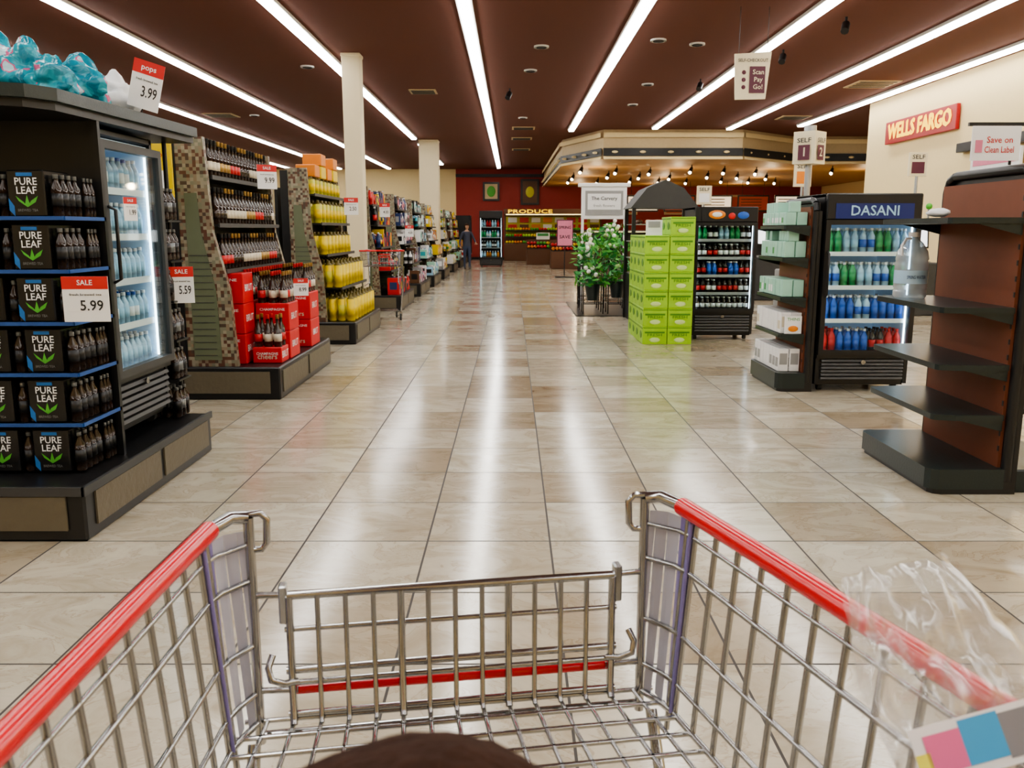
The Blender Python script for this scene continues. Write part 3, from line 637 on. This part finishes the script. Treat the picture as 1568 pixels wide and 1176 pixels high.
for x0,x1,z0,z1,m2 in ((-1.5,-.65,3.0,3.95,'green_p'),(.45,1.4,2.8,4.1,'yellow2')):
    b.box(x0,x1,YB-.09,YB-.001,z0,z1,'black'); b.box(x0+.1,x1-.1,YB-.1,YB-.09,z0+.1,z1-.1,'tan' if m2=='green_p' else 'brown_p'); b.sphere(((x0+x1)/2,YB-.1,(z0+z1)/2),(.22,.02,.28),'leaf_green' if m2=='green_p' else 'yellow2',12,8)
b.build('framed_poster')
b=MB()
for x in (4.9,7.9,10.9): b.box(x,x+1.6,YB-.1,YB-.001,2.3,3.3,'tan'); b.box(x+.1,x+1.5,YB-.11,YB-.1,2.4,3.2,'orange_red')
b.build('wall_panel_signs')
b=MB()
b.box(3.4,13.5,36.2,37.3,0,.85,'brown_p',.02); b.box(3.4,13.5,36.25,37.2,.85,.9,'grey_p'); b.box(3.4,13.5,37.15,37.2,.9,1.5,'charcoal'); b.box(3.4,13.5,36.5,37.2,1.45,1.5,'cooler_grey'); b.box(3.5,13.4,36.52,36.56,1.43,1.45,'case_light')
b.add([(3.4,36.25,.9),(13.5,36.25,.9),(13.5,36.5,1.45),(3.4,36.5,1.45)],[(0,1,2,3)],'glass')
for i in range(60):
    for j in range(3): b.sphere((3.6+i*.165,36.45+j*.25,.95),(.07,.1,.05),random.choice(['orange_p','red_box','cream_lab','green_p','yellow2','brown_p']),7,5)
b.build('deli_display_case')
b=MB()
for i in range(6):
    x=3.6+i*1.7; b.box(x,x+1.45,40.0,40.06,2.35,3.1,'black'); b.box(x+.06,x+1.39,39.99,40.0,2.42,3.03,'menu_lit' if i%2 else 'orange_red')
    for k in range(4): b.box(x+.15,x+1.1,39.985,39.99,2.5+k*.13,2.54+k*.13,'brown_p')
    for xx in (x+.2,x+1.2): b.tube([(xx,40.03,3.09),(xx,40.03,3.715)],.01,'black')
b.build('hanging_menu_boards')
# two stepped produce bins in front of the wall case
b=MB()
b.box(-.95,.55,-.5,.5,0,.7,'brown_p',.02)
for k in range(2):
    b.box(-.95,.55,-.5+k*.5,k*.5,.7+k*.15-.01,.72+k*.15,'black')
    for i in range(10):
        for j in range(3): b.sphere((-.86+i*.145,-.42+k*.5+j*.15,.79+k*.15),.07,['orange_p','red_box','leaf_green','yellow'][(i//3+k)%4],7,5)
b.box(-.95,.55,.5,.54,0,1.1,'brown_p'); b.box(-.5,.1,.45,.47,1.1,1.4,'white'); b.box(-.45,.05,.445,.45,1.25,1.37,'green_p')
o=b.build('produce_bin',(1.6,38.5,0)); inst(o.data,'produce_bin',(-.1+2.6,34.5,0))
b=MB()
b.box(-.4,4.6,42.6,44.6,0,.85,'brown_p',.02); b.box(-.4,4.6,44.4,44.6,.85,2.3,'brown_p'); b.box(-.4,4.6,43.0,44.6,2.3,2.55,'brown_p'); b.box(-.3,4.5,43.05,43.2,2.26,2.3,'case_light'); b.box(-.3,4.5,44.35,44.4,1.2,2.2,'yellow2')
b.text('PRODUCE',(.9,42.98,2.42),X,Z,.25,'sign_yel',2.2)
for k in range(3):
    b.box(-.35,4.55,42.75+k*.5,43.3+k*.5,.85+k*.32-.02,.87+k*.32,'black')
    for i in range(34):
        mm=['yellow','orange_p','leaf_green','red_box','lime'][(i//3+k*2)%5]
        for j in range(2): b.sphere((-.25+i*.14,42.85+k*.5+j*.16,.93+k*.32),.07,mm,7,5)
for i in range(8):
    for j in range(2): b.box(-.2+i*.6,.25+i*.6,44.25,44.34,1.55+j*.35,1.8+j*.35,random.choice(['orange_p','green_p','brown_p','white','red_box']))
b.build('produce_display_case')
cooler('glass_door_cooler',.95,.8,2.3,(-1.35,35.8,0),0,[[W_,Or],[Dk,W_],[Gn,Lt],[W_,Rd]],head='black',hh=.2,bs=(.05,.3),inner='cool_dark')
cooler('glass_door_cooler',.95,.8,2.2,(-2.0,41.2,0),math.pi/2,[[W_,Or],[Dk,W_],[Gn,Lt],[W_,Rd]],head='black',hh=.2,bs=(.05,.3),inner='cool_dark')

# ------------------------------------------------------------ shopping cart
def cart_mesh():
    b=MB(); ZR=1.182; ZF=.915; L=.60
    hw=lambda d:.288+.142*d; hb=lambda d:.268+.135*d
    for s in (-1,1):
        b.tube([(s*hw(.015),-.03,ZR),(s*hw(.2),-.2,ZR),(s*hw(L),-L,ZR)],.012,'cart_red',14)
        b.tube([(s*.25,0,ZR+.004),(s*.27,-.004,ZR+.006),(s*hw(.02),-.03,ZR)],.0085,'chrome',10)
        d=.065
        while d<L: b.tube([(s*hw(d),-d,ZR-.004),(s*(hw(d)-.003),-d,ZR-.04),(s*hb(d),-d,ZF)],.0036,'chrome',6); d+=.047
        for z,r in ((ZR-.03,.003),(1.105,.0038),(1.02,.0036),(.955,.0036),(ZF,.0045)):
            f=(z-ZF)/(ZR-ZF); x0=hb(0)+(hw(0)-hb(0))*f; x1=hb(L)+(hw(L)-hb(L))*f
            b.tube([(s*.25,0,z),(s*(x0-.002),-.035,z),(s*(x0+.007),-.06,z),(s*x1,-L,z)],r,'chrome',6)
        b.tube([(s*.25,0,ZR+.004),(s*.25,0,ZF-.03)],.0065,'chrome',8)
        b.tube([(s*.292,-.05,ZR),(s*.272,-.05,ZF-.03)],.004,'chrome',8)
        pan=[(s*.256,-.004),(s*.264,-.006),(s*.278,-.014),(s*.287,-.035),(s*.291,-.058)]
        for pi,(p,q) in enumerate(zip(pan[:-1],pan[1:])):
            b.add([(p[0],p[1],ZR-.012),(q[0],q[1],ZR-.012),(q[0]*.94,q[1],ZF+.0),(p[0]*.96,p[1],ZF+.0)],[(0,1,2,3)],'purple' if pi==3 else 'lav')
        b.tube([(s*.291,-.062,ZR-.012),(s*.273,-.062,ZF)],.003,'purple',6)
        b.tube([(s*.252,.0,ZR+.008),(s*.236,.002,ZR+.008),(s*.229,.003,ZR),(s*.230,.003,ZR-.03),(s*.236,.002,ZR-.038),(s*.250,0,ZR-.038)],.0045,'chrome',8)
        b.tube([(s*.25,0,1.085),(s*.21,-.004,1.085)],.004,'chrome',6); b.tube([(s*.25,0,.957),(s*.2,-.004,.957)],.004,'chrome',6)
        b.tube([(s*.228,-.012,1.01),(s*.233,-.022,.998),(s*.229,-.028,.985),(s*.215,-.02,.975),(s*.2,-.01,.972)],.0045,'chrome',8)
        b.box(min(s*.208,s*.218),max(s*.208,s*.218),-.014,.004,1.05,1.1,'chrome',.002)
    xs=[-.206+i*.0343 for i in range(13)]
    for i,x in enumerate(xs):
        thick=i in (0,4,8,12); b.tube([(x,-.01,1.085),(x,-.01,.925),(x,-.018,.917)],.005 if thick else .0035,'chrome',7)
    for z,r,m in ((1.085,.006,'chrome'),(1.04,.0036,'chrome'),(.985,.005,'chrome'),(.968,.004,'chrome'),(.925,.0045,'chrome')):
        b.tube([(-.213,-.006,z),(.213,-.006,z)],r,m,8)
    b.tube([(-.206,.004,.953),(.206,.004,.953)],.0065,'cart_red',8)
    x=-.24
    while x<.25: b.tube([(x,0,ZF),(x*1.28,-L,ZF)],.0032,'chrome',6); x+=.0343
    d=0
    while d<L+.01: b.tube([(-hb(d),-d,ZF),(hb(d),-d,ZF)],.0032,'chrome',6); d+=.037
    b.tube([(-.25,0,ZF-.02),(.25,0,ZF-.02)],.006,'chrome',8)
    for i in range(12):
        x=-.34+i*.062; b.tube([(x,-L,ZR),(x*.95,-L,ZF)],.003,'chrome',6)
    b.tube([(-hw(L),-L,ZR),(hw(L),-L,ZR)],.006,'chrome',8)
    b.tube([(-hw(L),-L,ZR),(-hw(L),-L-.03,ZR)],.008,'chrome'); b.tube([(hw(L),-L,ZR),(hw(L),-L-.03,ZR)],.008,'chrome')
    b.tube([(-hw(L),-L-.03,ZR),(hw(L),-L-.03,ZR)],.013,'cart_red',12)
    for s in (-1,1):
        b.tube([(s*.36,-L,ZF),(s*.33,-L-.0,.5),(s*.30,-L+.02,.17),(s*.28,-L+.1,.14),(s*.2,-.08,.14)],.011,'chrome',8)
        b.tube([(s*.3,-L,.6),(s*.25,-.25,.62),(s*.25,-.05,ZF)],.008,'chrome',8)
        for x,y in ((s*.2,-.08),(s*.29,-L+.06)):
            b.tube([(x-.014,y,.055),(x+.014,y,.055)],.055,'rubber',16); b.tube([(x-.017,y,.055),(x+.017,y,.055)],.02,'grey_p',10)
            b.box(x-.022,x-.018,y-.02,y+.02,.05,.14,'chrome'); b.box(x+.018,x+.022,y-.02,y+.02,.05,.14,'chrome'); b.box(x-.022,x+.022,y-.02,y+.02,.125,.14,'chrome')
    for k in range(9):
        y=-.1-k*.05; b.tube([(-.22-.0,y,.15),(.22,y,.15)],.004,'chrome',6)
    return b
o=cart_mesh().build('shopping_cart',(-.0735,1.024,0),math.radians(8.9)); cm=o.data
inst(cm,'shopping_cart',(-2.25,15.1,0),math.radians(5))

# ------------------------------------------------------------ people
def skinned(name,nodes,edges,mats,fn,parent=None):
    me=bpy.data.meshes.new(name); me.from_pydata([n[0] for n in nodes],edges,[])
    o=bpy.data.objects.new(name,me); COL.objects.link(o)
    o.modifiers.new('Skin','SKIN'); s=o.modifiers.new('S','SUBSURF'); s.levels=2; s.render_levels=2
    for i,n in enumerate(nodes):
        d=me.skin_vertices[0].data[i]; r=n[1]; d.radius=(r,r) if not isinstance(r,tuple) else r; d.use_root=(i==0)
    bpy.context.view_layer.update()
    m2=bpy.data.meshes.new_from_object(o.evaluated_get(bpy.context.evaluated_depsgraph_get()))
    bpy.data.objects.remove(o)
    m2.materials.clear()
    for m in mats: m2.materials.append(MATS[m])
    for p in m2.polygons: p.use_smooth=True; p.material_index=fn(p.center)
    m2.name=name
    return inst(m2,name,parent=parent)
def person(name,loc,rz,h,hands,top,bottom,headR=None,headc=None,hairfluff=1.06):
    k=h/1.75
    par=bpy.data.objects.new(name,None); COL.objects.link(par); par.location=loc; par.rotation_euler=(0,0,rz)
    P=lambda x,y,z:(x*k,y*k,z*k)
    hl,hr=hands
    nodes=[(P(0,0,.93),.13*k),(P(0,0,1.1),.12*k),(P(0,0,1.3),.135*k),(P(0,0,1.42),.10*k),(P(0,0,1.5),.055*k),(P(0,.0,1.56),.05*k)]
    edges=[(0,1),(1,2),(2,3),(3,4),(4,5)]
    for s,hd in ((-1,hl),(1,hr)):
        i=len(nodes); sh=Vector(P(s*.18,0,1.41)); hd=Vector(hd); mid=(sh+hd)/2+Vector((s*.06*k,-.05*k,-.08*k))
        nodes+=[(tuple(sh),.055*k),(tuple(mid),.04*k),(tuple(hd),.027*k)]; edges+=[(3,i),(i,i+1),(i+1,i+2)]
        i=len(nodes); nodes+=[(P(s*.09,0,.86),.085*k),(P(s*.10,.02,.48),.055*k),(P(s*.10,0,.09),.04*k),(P(s*.10,.05,.04),.038*k),(P(s*.10,.14,.035),.032*k)]
        edges+=[(0,i),(i,i+1),(i+1,i+2),(i+2,i+3),(i+3,i+4)]
    ha=[Vector(hl),Vector(hr)]
    def fn(c):
        if min((c-q).length for q in ha)<.06*k: return 0
        if c.z>1.47*k and abs(c.x)<.1*k: return 0
        if c.z>.9*k: return 1
        if c.z>.09*k: return 2
        return 3
    skinned('body',nodes,edges,['skin',top,bottom,'shoe'],fn,par)
    r=headR or .1*k; hc=Vector(headc) if headc else Vector(P(0,.01,1.64))
    b=MB()
    def face(u):
        w=u.copy()
        if u.z<0: w.x*=1-.28*(-u.z)
        if u.y>0 and u.z<0: w.y*=1+.05
        if u.y>.85 and abs(u.x)<.22 and -.35<u.z<.1: w.y+=.16*(1-abs(u.x)/.22)
        return w
    b.sphere(hc,(r*.78,r*.92,r*1.12),'skin',24,18,face)
    for s in (-1,1):
        b.sphere(hc+Vector((s*r*.28,r*.84,r*.05)),r*.1,'white',8,6); b.sphere(hc+Vector((s*r*.28,r*.92,r*.05)),r*.05,'ink',8,6)
        b.sphere(hc+Vector((s*r*.78,0,-r*.02)),(r*.08,r*.16,r*.24),'skin',8,6); b.tube([hc+Vector((s*r*.42,r*.86,r*.22)),hc+Vector((s*r*.16,r*.93,r*.24))],r*.03,'hair')
    b.tube([hc+Vector((-r*.22,r*.84,-r*.5)),hc+Vector((0,r*.9,-r*.52)),hc+Vector((r*.22,r*.84,-r*.5))],r*.045,'pink_p')
    def hair(u):
        w=u*(1+.025*noise.noise(u*4)+.012*noise.noise(u*25))
        if u.y>.3 and u.z<.45: w=w*.8
        return w
    b.sphere(hc+Vector((0,-r*.06,r*.14)),(r*.92*hairfluff,r*1.0*hairfluff,r*1.08*hairfluff),'hair',48,32,hair)
    b.build('head',parent=par)
    b=MB()
    for s,hd in ((-1,Vector(hl)),(1,Vector(hr))):
        b.sphere(hd+Vector((0,.03*k,-.01*k)),(.042*k,.045*k,.02*k),'skin',10,8)
        for i in range(4):
            q=hd+Vector(((i-1.5)*.02*k,.06*k,-.005*k)); ln=(.045,.052,.048,.038)[i]*k
            b.tube([q,q+Vector((0,ln*.6,.004*k)),q+Vector((0,ln*.9,-.012*k)),q+Vector((0,ln*.8,-.03*k))],[.009*k,.009*k,.008*k,.006*k],'skin',8)
        q=hd+Vector((-s*.035*k,.01*k,-.01*k)); b.tube([q,q+Vector((-s*.025*k,.025*k,-.01*k)),q+Vector((-s*.025*k,.05*k,-.02*k))],[.011*k,.010*k,.007*k],'skin',8)
    b.build('hands',parent=par)
    return par
person('shopper',(-1.75,33.4,0),math.radians(200),1.75,((-.3,.2,1.0),(.28,.05,.85)),'shirt','jeans')
person('child',(-.033,.235,0),0,1.27,((-.19,.09,1.155),(.24,.15,1.155)),'shirt','jeans',headR=.106,headc=(0,.015,1.218),hairfluff=1.06)

# ------------------------------------------------------------ plastic bag on cart rail
b=MB()
C=Vector((.306,.552,1.221)); e1=Vector((.965,.1,.22)).normalized(); e2=Vector((-.16,.55,.82)).normalized(); e3=e1.cross(e2)
N=26
vs=[];fs=[]
for sgn in (1,-1):
    o=len(vs)
    for i in range(N+1):
        for j in range(N+1):
            a=i/N*2-1; c=j/N*2-1
            wth=.062*(1-.35*max(0,c)); p=C+e1*(a*wth-.012*c)+e2*(c*.08+.014*noise.noise(Vector((a*3,c*2,1))))
            t=(1-a*a)*(1-c*c); p+=e3*(sgn*.012*t+.012*noise.noise(Vector((a*3,c*3,5+sgn)))+.006*noise.noise(Vector((a*9,c*7,sgn))))
            vs.append(p)
    for i in range(N):
        for j in range(N):
            q=o+i*(N+1)+j; fs.append((q,q+1,q+N+2,q+N+1))
b.add(vs,fs,'bag_film',True)
def lq(a0,a1,c0,c1,m,f=.018):
    b.add([C+e1*a0+e2*c0+e3*f,C+e1*a1+e2*c0+e3*f,C+e1*a1+e2*c1+e3*f,C+e1*a0+e2*c1+e3*f],[(0,1,2,3)],m)
lq(-.046,.056,-.062,-.026,'white',.0175)
lq(-.046,-.036,-.060,-.042,'yel_lab'); lq(-.038,-.012,-.056,-.032,'mag_lab'); lq(-.012,.016,-.056,-.028,'cyan_lab'); lq(.016,.045,-.058,-.030,'gry_lab')
b.build('plastic_bag')

# ------------------------------------------------------------ world + camera
w=bpy.data.worlds.new('World'); scene.world=w; w.use_nodes=True
w.node_tree.nodes['Background'].inputs[0].default_value=(.5,.45,.4,1); w.node_tree.nodes['Background'].inputs[1].default_value=.3
try: scene.view_settings.look='AgX - Medium High Contrast'
except Exception: pass
cam=bpy.data.cameras.new('Camera'); co=bpy.data.objects.new('Camera',cam); COL.objects.link(co)
co.location=(0,0,1.53); co.rotation_euler=(math.radians(90-10.3),0,0); cam.sensor_width=36; cam.lens=29.85; cam.clip_start=.02
cam.dof.use_dof=True; cam.dof.focus_distance=3.0; cam.dof.aperture_fstop=13
scene.camera=co
